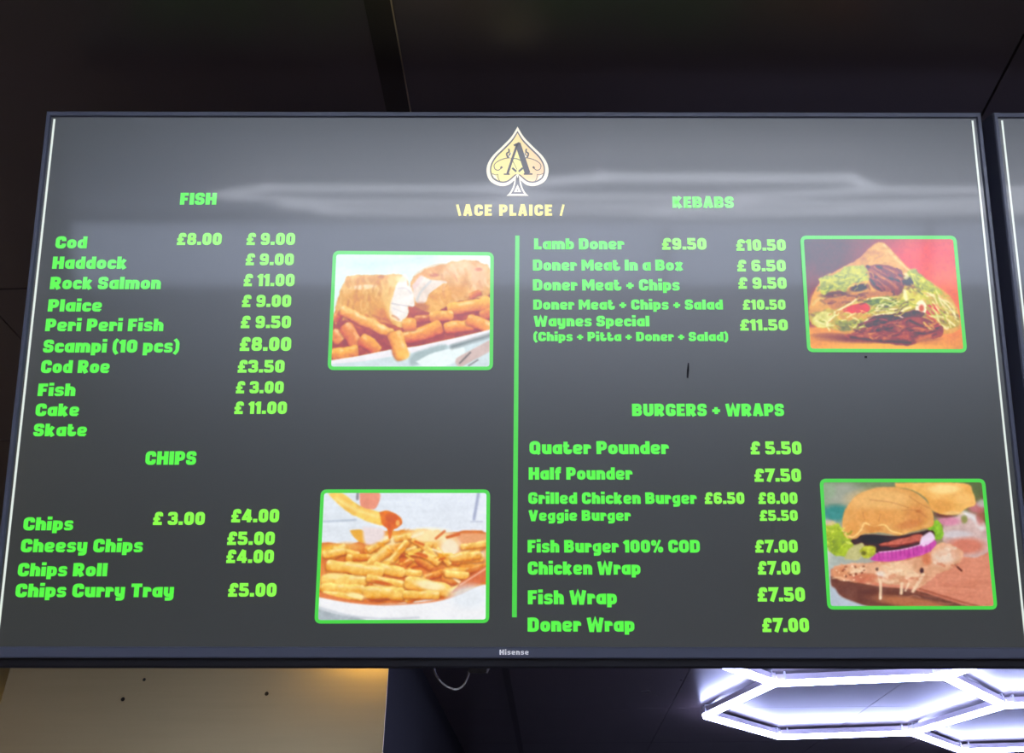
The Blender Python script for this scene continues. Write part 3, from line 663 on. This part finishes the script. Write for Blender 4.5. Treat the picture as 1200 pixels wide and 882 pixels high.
P.poly([(120, 88), (205, 88), (300, 160), (420, 195), (470, 215), (470, 275), (380, 258), (290, 225), (200, 170)], (248, 204, 92), 7, 4, n=((10, 30, 30), 40)); P.line([(170, 120), (280, 180), (400, 220)], 20, (254, 230, 150), .7, 18)
P.poly([(415, 195), (470, 188), (530, 220), (545, 255), (520, 285), (492, 300), (482, 345), (468, 345), (462, 295), (430, 262)], (230, 112, 26), 6, 3, n=((16, 30, 10), 40)); P.blob(520, 258, 16, 22, (250, 190, 110), .9); P.blob(470, 230, 26, 30, (214, 92, 20), .6)
P.finish()
P.build('picture of golden chips dipped in curry sauce in a white bowl', screen, FRONT+.0001, 0.02)

# --- doner kebab in pitta
PITTA = [(590, 125), (640, 165), (740, 275), (860, 350), (1000, 450), (1062, 580), (1045, 660), (900, 700), (740, 745), (400, 710), (300, 655), (165, 620), (145, 530), (190, 400), (205, 345), (360, 265), (440, 225), (520, 150)]
Q = [(937.4, 276.2), (1120.5, 276.2), (1133, 413.3), (945.6, 412.7)]
frame(Q, 'green outline round the picture of a kebab')
P = Pic(inner(Q), (920, 260), 5.187, 230, 170, 3)
P.grad((96, 70, 92), (214, 92, 40), (150, 40, 30), (236, 150, 70))
P.blob(860, 260, 420, 260, (238, 92, 10), .85, .8); P.blob(1000, 400, 240, 220, (238, 130, 30), .7, .8); P.blob(240, 200, 200, 170, (104, 72, 104), .6); P.blob(130, 420, 130, 200, (140, 46, 44), .7)
P.poly([(100, 640), (300, 620), (700, 640), (1120, 600), (1120, 800), (100, 800)], (232, 160, 66), 30, smooth=False, n=((10, 16, 14), 70)); P.blob(600, 765, 460, 34, (250, 196, 84), .8)
P.blob(1010, 560, 180, 200, (240, 128, 46), .6, .8); P.blob(560, 708, 420, 34, (128, 66, 26), .8); P.blob(280, 690, 160, 20, (150, 84, 34), .6)
P.poly([(590, 125), (640, 165), (740, 275), (860, 350), (1000, 450), (1062, 580), (1045, 660), (900, 690), (700, 700), (400, 690), (300, 655), (165, 620), (145, 530), (190, 400), (250, 330), (360, 270), (440, 225), (520, 150), (560, 125)], (222, 168, 108), 6, 6, n=((20, 26, 28), 60))
P.poly([(530, 150), (590, 126), (640, 165), (735, 275), (640, 240), (560, 260), (470, 250)], (228, 178, 116), 8, 4, n=((22, 28, 30), 28)); P.line([(600, 140), (680, 230), (750, 290)], 14, (248, 222, 170), .8, 14); P.blob(560, 210, 60, 40, (206, 140, 84), .6)
P.blob(190, 470, 50, 90, (232, 176, 110), .8, 1, .3)
P.poly([(150, 560), (300, 520), (560, 420), (780, 400), (960, 470), (1050, 560), (1040, 640), (760, 640), (480, 660), (300, 650), (170, 630)], (196, 176, 96), 10, 14, n=((50, 50, 40), 34))
P.strands(40, (160, 400, 1040, 640), [(120, 76, 40), (240, 226, 170), (170, 176, 70), (226, 180, 120)], (8, 18), (30, 90), (-.6, .6), .45, PITTA)
P.strands(20, (470, 150, 700, 260), [(240, 196, 130), (196, 130, 74)], (8, 20), (30, 70), (-.9, .9), .35, PITTA)
# meat, centre
P.poly([(490, 265), (580, 262), (690, 285), (720, 330), (715, 420), (670, 450), (600, 430), (540, 400), (505, 330)], (146, 78, 46), 8, 8, n=((44, 34, 26), 30, 1.6, .7))
for pts in ([(500, 270), (600, 330), (690, 360)], [(520, 310), (600, 380), (660, 440)], [(560, 270), (660, 310), (715, 330)], [(505, 330), (560, 400), (620, 440)]): P.line(pts, 12, (66, 26, 20), .85, 8)
for pts in ([(520, 285), (610, 345), (680, 400)], [(600, 280), (680, 315)], [(560, 350), (640, 420)]): P.line(pts, 18, (206, 132, 92), .75, 14)
P.blob(450, 400, 70, 26, (44, 28, 40), .9, 1, -.2); P.blob(750, 360, 50, 36, (40, 28, 32), .9); P.blob(300, 440, 110, 24, (96, 62, 32), .8, 1, -.1)
# lettuce
for (pts) in ([(200, 350), (290, 320), (360, 275), (450, 262), (505, 305), (500, 350), (400, 380), (370, 425), (300, 415), (240, 440), (215, 420)], [(745, 300), (790, 292), (850, 340), (910, 390), (960, 440), (900, 440), (830, 420), (780, 370), (740, 330)]):
    P.poly(pts, (188, 194, 52), 7, 14, n=((52, 46, 44), 22))
P.blob(430, 300, 50, 26, (226, 224, 96), .7); P.blob(270, 360, 60, 26, (214, 214, 90), .7); P.blob(735, 330, 24, 30, (232, 230, 190), .8); P.blob(830, 360, 30, 14, (228, 224, 120), .8)
P.poly([(165, 600), (200, 550), (270, 545), (290, 590), (260, 640), (200, 645)], (222, 218, 150), 8, 10, n=((24, 24, 30), 24))
P.poly([(230, 480), (420, 440), (600, 420), (660, 440), (560, 470), (420, 480), (300, 530)], (206, 140, 76), 10, 8, n=((26, 26, 20), 26))
P.line([(300, 550), (390, 500), (450, 455)], 12, (244, 232, 206), .9)
P.poly([(310, 560), (380, 515), (480, 495), (515, 520), (490, 550), (400, 555)], (224, 54, 36), 7, 6, n=((16, 26, 22), 26))
P.poly([(480, 480), (600, 450), (680, 480), (640, 520), (540, 510)], (120, 140, 60), 8, 10, n=((50, 50, 30), 18)); P.line([(500, 470), (600, 460), (680, 500)], 12, (240, 240, 200), .85)
P.poly([(690, 490), (730, 415), (780, 450), (830, 420), (880, 440), (850, 480), (760, 530), (700, 540)], (222, 216, 120), 7, 10, n=((26, 26, 40), 24)); P.line([(725, 420), (740, 490)], 22, (250, 246, 220), .8, 14)
P.poly([(860, 500), (920, 505), (940, 550), (890, 565), (855, 550)], (220, 62, 44), 6, 5); 
for pts in ([(860, 430), (930, 470), (990, 560)], [(900, 440), (980, 500), (1040, 580)], [(860, 450), (910, 450), (1010, 500), (1030, 560)], [(540, 570), (640, 555), (760, 520)], [(560, 540), (660, 530), (720, 545)], [(450, 640), (520, 580), (600, 560)], [(270, 660), (255, 620), (300, 570)], [(880, 575), (960, 580), (1030, 630)], [(940, 620), (980, 650), (990, 640)]): P.line(pts, 12, (246, 240, 208), .85, 8)
P.poly([(800, 490), (830, 475), (860, 510), (850, 555), (810, 560), (790, 535)], (246, 240, 226), 6); P.blob(828, 525, 20, 28, (206, 90, 70), .9)
P.poly([(300, 600), (420, 590), (500, 620), (440, 655), (340, 655)], (150, 150, 54), 8, 12, n=((56, 56, 30), 18)); P.poly([(310, 570), (420, 560), (520, 560), (480, 590), (340, 595)], (216, 168, 84), 8, 8, n=((26, 26, 20), 20))
P.poly([(470, 620), (560, 570), (680, 560), (790, 540), (850, 560), (780, 600), (640, 610), (540, 660)], (104, 46, 66), 8, 10, n=((40, 30, 40), 22))
P.line([(480, 610), (560, 590), (620, 600)], 8, (190, 110, 140), .8); P.line([(690, 570), (730, 590)], 10, (236, 220, 226), .9)
# meat, foot
P.poly([(350, 690), (480, 650), (620, 610), (760, 580), (900, 590), (960, 640), (940, 700), (850, 710), (740, 752), (600, 735), (420, 715)], (166, 86, 46), 7, 9, n=((50, 36, 26), 30, .8, 1.5))
for pts in ([(480, 690), (580, 640), (680, 625)], [(620, 700), (720, 650), (840, 680), (920, 650)], [(560, 660), (660, 640)], [(760, 600), (850, 640), (930, 640)], [(400, 700), (560, 720), (760, 735)]): P.line(pts, 15, (84, 32, 20), .8, 10)
for pts in ([(600, 710), (660, 680), (720, 640)], [(780, 640), (860, 660)], [(450, 690), (520, 680)], [(800, 720), (880, 690)]): P.line(pts, 24, (216, 134, 76), .75, 18)
P.line([(860, 570), (940, 620), (900, 640)], 12, (216, 90, 80), .7)
P.strands(46, (200, 290, 500, 420), [(220, 222, 96), (160, 170, 40), (236, 236, 140), (120, 140, 30)], (5, 10), (16, 44), (-1.4, .3), .7, PITTA)
P.strands(40, (760, 310, 960, 440), [(220, 222, 110), (170, 180, 50), (240, 240, 160), (120, 130, 40)], (5, 10), (16, 50), (.1, 1.3), .7, PITTA)
P.strands(46, (860, 430, 1050, 640), [(240, 236, 190), (214, 206, 120), (180, 190, 90), (226, 190, 130)], (6, 12), (30, 90), (.4, 1.2), .75, PITTA)
P.strands(40, (480, 470, 780, 560), [(240, 238, 200), (214, 212, 130), (150, 164, 70), (110, 80, 60)], (5, 10), (30, 80), (-.7, .5), .75, PITTA)
P.strands(34, (180, 540, 480, 650), [(240, 238, 196), (206, 206, 110), (140, 150, 60), (214, 160, 90)], (6, 11), (20, 60), (-.9, .6), .75, PITTA)
P.strands(40, (400, 620, 930, 735), [(98, 40, 24), (214, 130, 74), (150, 70, 36), (236, 168, 110), (120, 50, 30)], (6, 14), (24, 80), (-.5, .4), .6, PITTA)
P.strands(26, (500, 270, 715, 440), [(90, 36, 26), (200, 126, 86), (160, 90, 56), (226, 160, 120)], (5, 11), (24, 70), (.3, 1.1), .6, PITTA)
P.strands(20, (250, 430, 480, 500), [(150, 90, 46), (226, 160, 90), (120, 70, 40)], (6, 12), (24, 60), (-.5, .1), .6, PITTA)
P.strands(20, (460, 570, 780, 650), [(150, 80, 110), (80, 30, 50), (190, 120, 150)], (4, 9), (24, 70), (-.6, .1), .7, PITTA)
P.finish(8, 6)
P.im = ((P.im-128)*1.14+114)*np.array((1.03, 1.0, .92))
P.build('picture of a doner kebab in pitta bread on an orange background', screen, FRONT+.0001, (.07, .055, .095))

# --- burger on a board
Q = [(960.2, 560.8), (1154, 560.8), (1168.5, 714), (969.2, 714)]
frame(Q, 'green outline round the picture of a burger')
P = Pic(inner(Q), (940, 550), 4.8, 230, 176, 4)
P.grad((132, 150, 118), (96, 104, 60), (196, 206, 214), (206, 130, 104))
P.blob(230, 140, 150, 80, (176, 176, 164), .7); P.blob(190, 245, 110, 60, (60, 142, 138), .9); P.blob(150, 120, 50, 60, (150, 176, 140), .7); P.blob(960, 110, 60, 60, (96, 110, 64), .9); P.blob(130, 420, 60, 160, (206, 206, 196), .8)
P.poly([(160, 560), (400, 520), (760, 420), (1090, 440), (1090, 800), (560, 800), (300, 740), (180, 690)], (216, 140, 112), 10, n=((12, 14, 14), 60, .3, 2))
P.poly([(160, 600), (240, 620), (420, 655), (640, 680), (900, 760), (1060, 800), (560, 800), (300, 750), (200, 700), (165, 650)], (120, 74, 60), 10, n=((14, 12, 10), 50)); P.blob(620, 750, 280, 40, (206, 130, 84), .7, 1, .14); P.line([(660, 670), (850, 730), (1010, 775)], 10, (150, 76, 54), .8, 10)
P.poly([(80, 690), (170, 660), (220, 715), (330, 760), (420, 800), (80, 800)], (186, 196, 208), 14)
# far burger
P.poly([(790, 300), (880, 250), (980, 250), (1040, 330), (1060, 450), (940, 490), (800, 420)], (206, 176, 170), 14, 10, n=((20, 26, 26), 40)); P.line([(900, 240), (960, 270), (1010, 330)], 26, (232, 232, 232), .8, 20); P.blob(980, 215, 60, 40, (206, 120, 130), .8); P.blob(1020, 190, 50, 30, (196, 200, 196), .7); P.blob(910, 280, 24, 30, (130, 140, 60), .8)
P.blob(820, 290, 90, 34, (222, 140, 170), .85); P.blob(800, 250, 80, 26, (110, 50, 46), .8); P.blob(870, 365, 110, 30, (214, 208, 212), .8); P.blob(920, 430, 140, 60, (216, 110, 80), .7); P.blob(1000, 270, 30, 60, (190, 100, 90), .6)
P.poly([(520, 75), (900, 75), (960, 130), (975, 195), (930, 215), (870, 250), (800, 255), (730, 230), (690, 160), (600, 110), (530, 100)], (238, 180, 96), 8, 3, n=((12, 20, 22), 60)); P.blob(800, 110, 120, 36, (252, 222, 150), .8); P.blob(780, 200, 90, 46, (220, 150, 70), .6); P.blob(900, 160, 60, 50, (246, 196, 120), .6); P.blob(850, 245, 70, 14, (238, 196, 130), .8)
# lettuce
P.poly([(120, 310), (180, 290), (230, 330), (290, 400), (270, 480), (190, 480), (150, 440)], (168, 190, 44), 8, 14, n=((40, 40, 40), 26)); P.blob(150, 300, 50, 22, (226, 190, 170), .7); P.blob(180, 430, 40, 50, (130, 150, 40), .7)
P.poly([(715, 300), (760, 285), (790, 330), (785, 385), (740, 390), (710, 340)], (140, 190, 50), 7, 8, n=((40, 40, 30), 22))
# patty zone, salami, onion, cheese
P.poly([(270, 400), (330, 370), (560, 370), (720, 340), (740, 390), (690, 430), (460, 470), (320, 440)], (70, 38, 34), 8, 4, n=((12, 10, 10), 30)); P.blob(400, 390, 110, 30, (44, 22, 30), .8)
P.poly([(430, 425), (480, 405), (600, 375), (670, 362), (680, 395), (620, 415), (520, 435)], (196, 104, 84), 7, 6, n=((30, 24, 20), 16)); P.line([(440, 432), (560, 424), (660, 404)], 7, (110, 36, 34), .8)
P.poly([(235, 505), (270, 440), (330, 415), (350, 440), (330, 490), (300, 510)], (196, 190, 130), 10, 6, n=((14, 14, 20), 30)); P.poly([(320, 460), (360, 425), (415, 440), (400, 480), (350, 500)], (186, 190, 56), 8, 8, n=((40, 40, 30), 20)); P.blob(345, 470, 20, 16, (90, 84, 40), .7)
P.poly([(175, 540), (300, 520), (500, 520), (660, 490), (760, 420), (880, 440), (905, 500), (860, 540), (760, 590), (640, 670), (560, 650), (420, 640), (250, 630), (170, 600)], (226, 172, 136), 8, 12, n=((26, 32, 34), 44))
P.blob(230, 580, 80, 50, (216, 140, 96), .8); P.blob(340, 610, 90, 34, (196, 92, 66), .6); P.blob(290, 570, 60, 30, (238, 200, 160), .7); P.blob(530, 560, 130, 44, (242, 206, 166), .7); P.blob(800, 490, 90, 50, (234, 214, 196), .8); P.blob(700, 500, 34, 50, (206, 110, 70), .7); P.blob(860, 470, 40, 40, (224, 170, 140), .7)
for k in range(26): P.blob(R.uniform(180, 360), R.uniform(540, 625), R.uniform(5, 12), R.uniform(4, 9), [(120, 50, 30), (250, 220, 190)][k % 2], .8)
P.blob(672, 568, 14, 20, (60, 30, 40), .9); P.line([(860, 535), (895, 568)], 10, (90, 40, 30), .9); P.blob(420, 560, 10, 12, (90, 60, 60), .8)
P.poly([(380, 505), (430, 468), (560, 450), (680, 420), (740, 395), (750, 425), (700, 470), (600, 500), (500, 515), (420, 515)], (206, 84, 172), 6, 3, n=((16, 20, 16), 16, 2.6, .2)); P.poly([(670, 380), (720, 350), (745, 390), (690, 430), (660, 420)], (236, 214, 236), 10); P.line([(430, 465), (560, 450), (680, 418), (742, 390)], 9, (240, 196, 232), .8)
for x in range(430, 720, 24): P.line([(x, 466-(x-430)*.17), (x+4, 510-(x-430)*.17)], 5, (158, 44, 130), .45)
for pts, w in (([(425, 590), (440, 640), (438, 725)], 16), ([(680, 590), (650, 640), (622, 685)], 18), ([(560, 640), (556, 695)], 18), ([(600, 640), (580, 680)], 12)): P.line(pts, w, (240, 210, 176), .9, 6)
P.blob(440, 720, 9, 14, (248, 230, 200), .9); P.blob(440, 590, 36, 24, (238, 226, 214), .8)
# bun
d = P.poly([(222, 320), (235, 240), (290, 160), (370, 115), (470, 98), (580, 108), (670, 150), (725, 220), (740, 290), (720, 325), (620, 350), (540, 372), (440, 355), (340, 365), (300, 390), (250, 385), (228, 350)], (226, 166, 92), 6, 4, n=((14, 20, 20), 40))
P.blob(440, 170, 230, 80, (240, 190, 118), .75); P.blob(420, 270, 190, 70, (232, 160, 84), .5); P.blob(640, 260, 90, 70, (216, 140, 76), .6, 1, -.4); P.blob(600, 310, 100, 30, (206, 124, 70), .6, 1, -.2); P.blob(280, 330, 60, 50, (230, 160, 80), .6)
P.line([(225, 345), (280, 380), (330, 340), (350, 300), (400, 320), (460, 310), (500, 345), (560, 362)], 8, (250, 214, 140), .9, 6); P.blob(400, 330, 70, 26, (214, 140, 70), .7)
for pts in ([(380, 170), (500, 185), (600, 215)], [(600, 150), (660, 190), (720, 220)], [(560, 230), (640, 230), (700, 270)], [(440, 250), (430, 290)], [(340, 240), (350, 280)]): P.line(pts, 5, (190, 120, 66), .6, 6)
P.blob(655, 235, 22, 12, (190, 110, 60), .6)
P.strands(30, (200, 520, 640, 640), [(244, 214, 176), (206, 120, 84), (250, 228, 200), (224, 160, 116)], (8, 20), (24, 80), (-.4, .5), .5)
P.strands(14, (700, 430, 880, 540), [(240, 226, 210), (204, 110, 76), (226, 180, 150)], (10, 24), (24, 60), (-.5, .5), .5)
P.strands(24, (130, 320, 270, 470), [(206, 216, 80), (120, 150, 30), (226, 230, 110)], (6, 12), (16, 44), (-1.4, 1.4), .6)
P.strands(30, (540, 600, 1060, 780), [(204, 122, 96), (232, 164, 134)], (4, 12), (60, 200), (-.05, .15), .3)
P.finish(9, 6)
P.im = (P.im-128)*1.06+124
P.build('picture of a burger with red onion on a wooden board', screen, FRONT+.0001, 0.025)

# small dark scuffs on the panel
for pts in ([(806, 425), (807.3, 425), (807.5, 434), (806.5, 443), (804.6, 442.5), (804.8, 434)], [(1013, 417), (1016, 417), (1016, 419.5), (1013, 419.5)]):
    flat('scuff', [at(*p) for p in reversed(pts)], M_smudge, screen, FRONT, 'small dark scuff on the screen')

# ------------------------------------------------------------------ hexagonal LED lights
LZ = CEIL-0.056                                    # underside of the tubes
prof_body = [(-.015, .022), (.015, .022), (.015, .046), (-.015, .046)]
prof_lens = [(-.0145, .022), (-.016, .012), (-.011, .002), (0, 0), (.011, .002), (.016, .012), (.0145, .022)]
def led_grid(label, centre, ex, ey, cells, mat, clips):
    root = empty('hexagon_ceiling_light', (centre[0], centre[1], LZ), label, 'ceiling light')
    def vert(c, k):
        a = math.radians(180+60*k)
        cx = c[0]*1.5; cy = c[1]*math.sqrt(3)
        hx, hy = cx+math.cos(a), cy+math.sin(a)
        return (round(hx, 4), round(hy, 4))
    edges = set(); nodes = set()
    for c in cells:
        v = [vert(c, k) for k in range(6)]
        for i in range(6): edges.add(tuple(sorted((v[i], v[(i+1) % 6])))); nodes.add(v[i])
    W = lambda p: Vector((ex[0]*p[0]+ey[0]*p[1], ex[1]*p[0]+ey[1]*p[1], 0))
    for e in sorted(edges):
        a, b = W(e[0]), W(e[1]); d = (b-a).normalized(); t = .012
        bm = bmesh.new(); sweep(bm, (a+d*t, b-d*t), prof_body); tube = bm_obj('tube', bm, M_alu, root)
        bm = bmesh.new(); sweep(bm, (a+d*.002, b-d*.002), prof_lens); bm_obj('diffuser', bm, mat, tube, 'glowing white underside')
    if not clips: return root
    for n in sorted(nodes):
        p = W(n)
        for e in sorted(edges):
            if n not in e: continue
            o = e[1] if e[0] == n else e[0]; d = (W(o)-p).normalized()
            c = p+d*.045; bm = bmesh.new()          # a clear U clip holding the tube up against the ceiling
            sweep(bm, (c-d*.004, c+d*.004), [(-.0195, .016), (-.0165, .016), (-.0165, .050), (.0165, .050), (.0165, .016), (.0195, .016), (.0195, .056), (-.0195, .056)])
            bm_obj('tube_clip', bm, M_clip, root)
        bm = bmesh.new(); add_box(bm, p+Vector((-.010, -.010, .020)), p+Vector((.010, .010, .056)), .002)
        bm_obj('corner_joint', bm, M_clip, root)
    return root
SQ = math.sqrt(3)
led_grid('white glowing hexagon tube light on the ceiling beyond the menu television, below it at right',
         (1.403, 4.444), (0.66206, -0.09164), (0.16395, 0.71897), [(0, 0), (1, -.5), (1, .5), (0, -1), (2, 0)], M_led_front, True)
E_ = 0.71
led_grid('white hexagon tube light over the customers, seen only mirrored in the menu screen', (0.635, -1.295), (E_, 0), (0, E_),
         [(0, 0), (0, -1), (0, -2), (-1, -.5), (-1, -1.5), (-1, -2.5), (1, -.5), (1, -1.5), (1, -2.5), (2, -1), (2, -2), (3, -.5), (3, -1.5)], M_led_rear, False)

# ------------------------------------------------------------------ steel duct at left behind the television
duct = empty('steel_duct', (-1.15, 4.4, 1.0+EYE*0), 'brushed steel extraction duct with screw holes, below the left half of the menu television', 'duct')
duct.location = (0, 0, 0)
DX0, DX1, DY0 = -1.775, -0.520, 2.95
b = bmesh.new(); add_box(b, (DX0+.004, DY0+.004, 1.25), (DX1-.002, 6.2, CEIL-.0005)); bm_obj('duct_body', b, M_duct_black, duct, 'black side')
b = bmesh.new(); add_box(b, (DX0, DY0, 1.25), (DX1, DY0+.004, CEIL-.001), .0012); fp = bm_obj('front_panel', b, M_steel, duct, 'brushed steel front')
def ray_on_y(px, py, Y):
    d = cam.matrix_world.to_3x3() @ Vector((px-600, 441-py, -1050)); return Vector((0, 0, EYE)) + d*(Y/d.y)
for (px, py, r) in ((144, 819, .0052), (169, 796, .0042), (312.5, 812.5, .0052)):
    p = ray_on_y(px, py, DY0); b = bmesh.new()
    vv = [[b.verts.new((p.x+r*k*math.cos(i*math.pi/8), DY0-dy, p.z+r*k*math.sin(i*math.pi/8))) for i in range(16)] for k, dy in ((1.25, .0001), (1.0, .0012), (.6, .0006))]
    for l in range(2):
        for i in range(16): b.faces.new((vv[l][i], vv[l][(i+1) % 16], vv[l+1][(i+1) % 16], vv[l+1][i]))
    b.faces.new(vv[2]); bm_obj('screw_hole', b, M_hole, fp, 'small dark screw hole')

# warm spotlights: one between television and duct, one added to light the cream wall
for loc_, lab_ in (((-0.64, 2.70, CEIL), 'warm ceiling spotlight shining on the steel duct front, hidden behind the menu television'),
                   ((-1.95, 4.3, CEIL), 'added warm spotlight that brightens the cream wall, left side of the steel duct, hidden behind it')):
    sp_ = empty('unseen_ceiling_spotlight', loc_, lab_, 'spotlight')
    b = bmesh.new(); add_tube(b, [(0, 0, 0), (0, 0, -.018)], .05, 24); bm_obj('lamp_ring', b, M_chrome, sp_)
    b = bmesh.new(); add_tube(b, [(0, 0, -.0178), (0, 0, -.022)], .040, 24); bm_obj('lamp_lens', b, M_warm, sp_)

# ------------------------------------------------------------------ cable and plug under the television
def tvp(px, py, zloc):
    o = Vector((0, 0, EYE)); d = cam.matrix_world.to_3x3() @ Vector((px-600, 441-py, -1050))
    Mi = tv.matrix_world.inverted(); lo = Mi @ o; ld = Mi.to_3x3() @ d
    return lo + ld*((zloc-lo.z)/ld.z)
Mw = tv.matrix_world.copy()
bpy.context.view_layer.update(); Mw = tv.matrix_world.copy()
cab = empty('power_cable', Mw @ tvp(549, 786, -.05), 'thin pale cable looping below the menu television, with a small dark plug', 'cable')
def on_cable(pts): return [Mw @ p - cab.location for p in pts]
path = curve([(507, 764), (508.5, 783), (513, 794), (522, 803), (534, 807.5), (543, 803), (548.5, 792), (549, 786)], 5)
b = bmesh.new(); add_tube(b, on_cable([tvp(x, y, -.05) for x, y in path]), .0011, 8); bm_obj('cord', b, M_cable, cab, smooth=True)
b = bmesh.new()
c4 = on_cable([tvp(x, y, z_) for z_ in (-.044, -.058) for x, y in ((549, 781), (570, 781), (570, 788.5), (549, 788.5))])
vv = [b.verts.new(v) for v in c4]
for f in ((0, 1, 2, 3), (7, 6, 5, 4), (0, 4, 5, 1), (1, 5, 6, 2), (2, 6, 7, 3), (3, 7, 4, 0)): b.faces.new([vv[i] for i in f])
bmesh.ops.bevel(b, geom=list(b.edges), offset=.001, segments=2, affect='EDGES'); bm_obj('plug', b, M_plug, cab)
b = bmesh.new(); add_tube(b, on_cable([tvp(x, y, -.05) for x, y in ((570, 788), (572, 783.5), (575, 780.5))]), .0014, 8); bm_obj('plug_end', b, M_clip, cab, 'white tip')
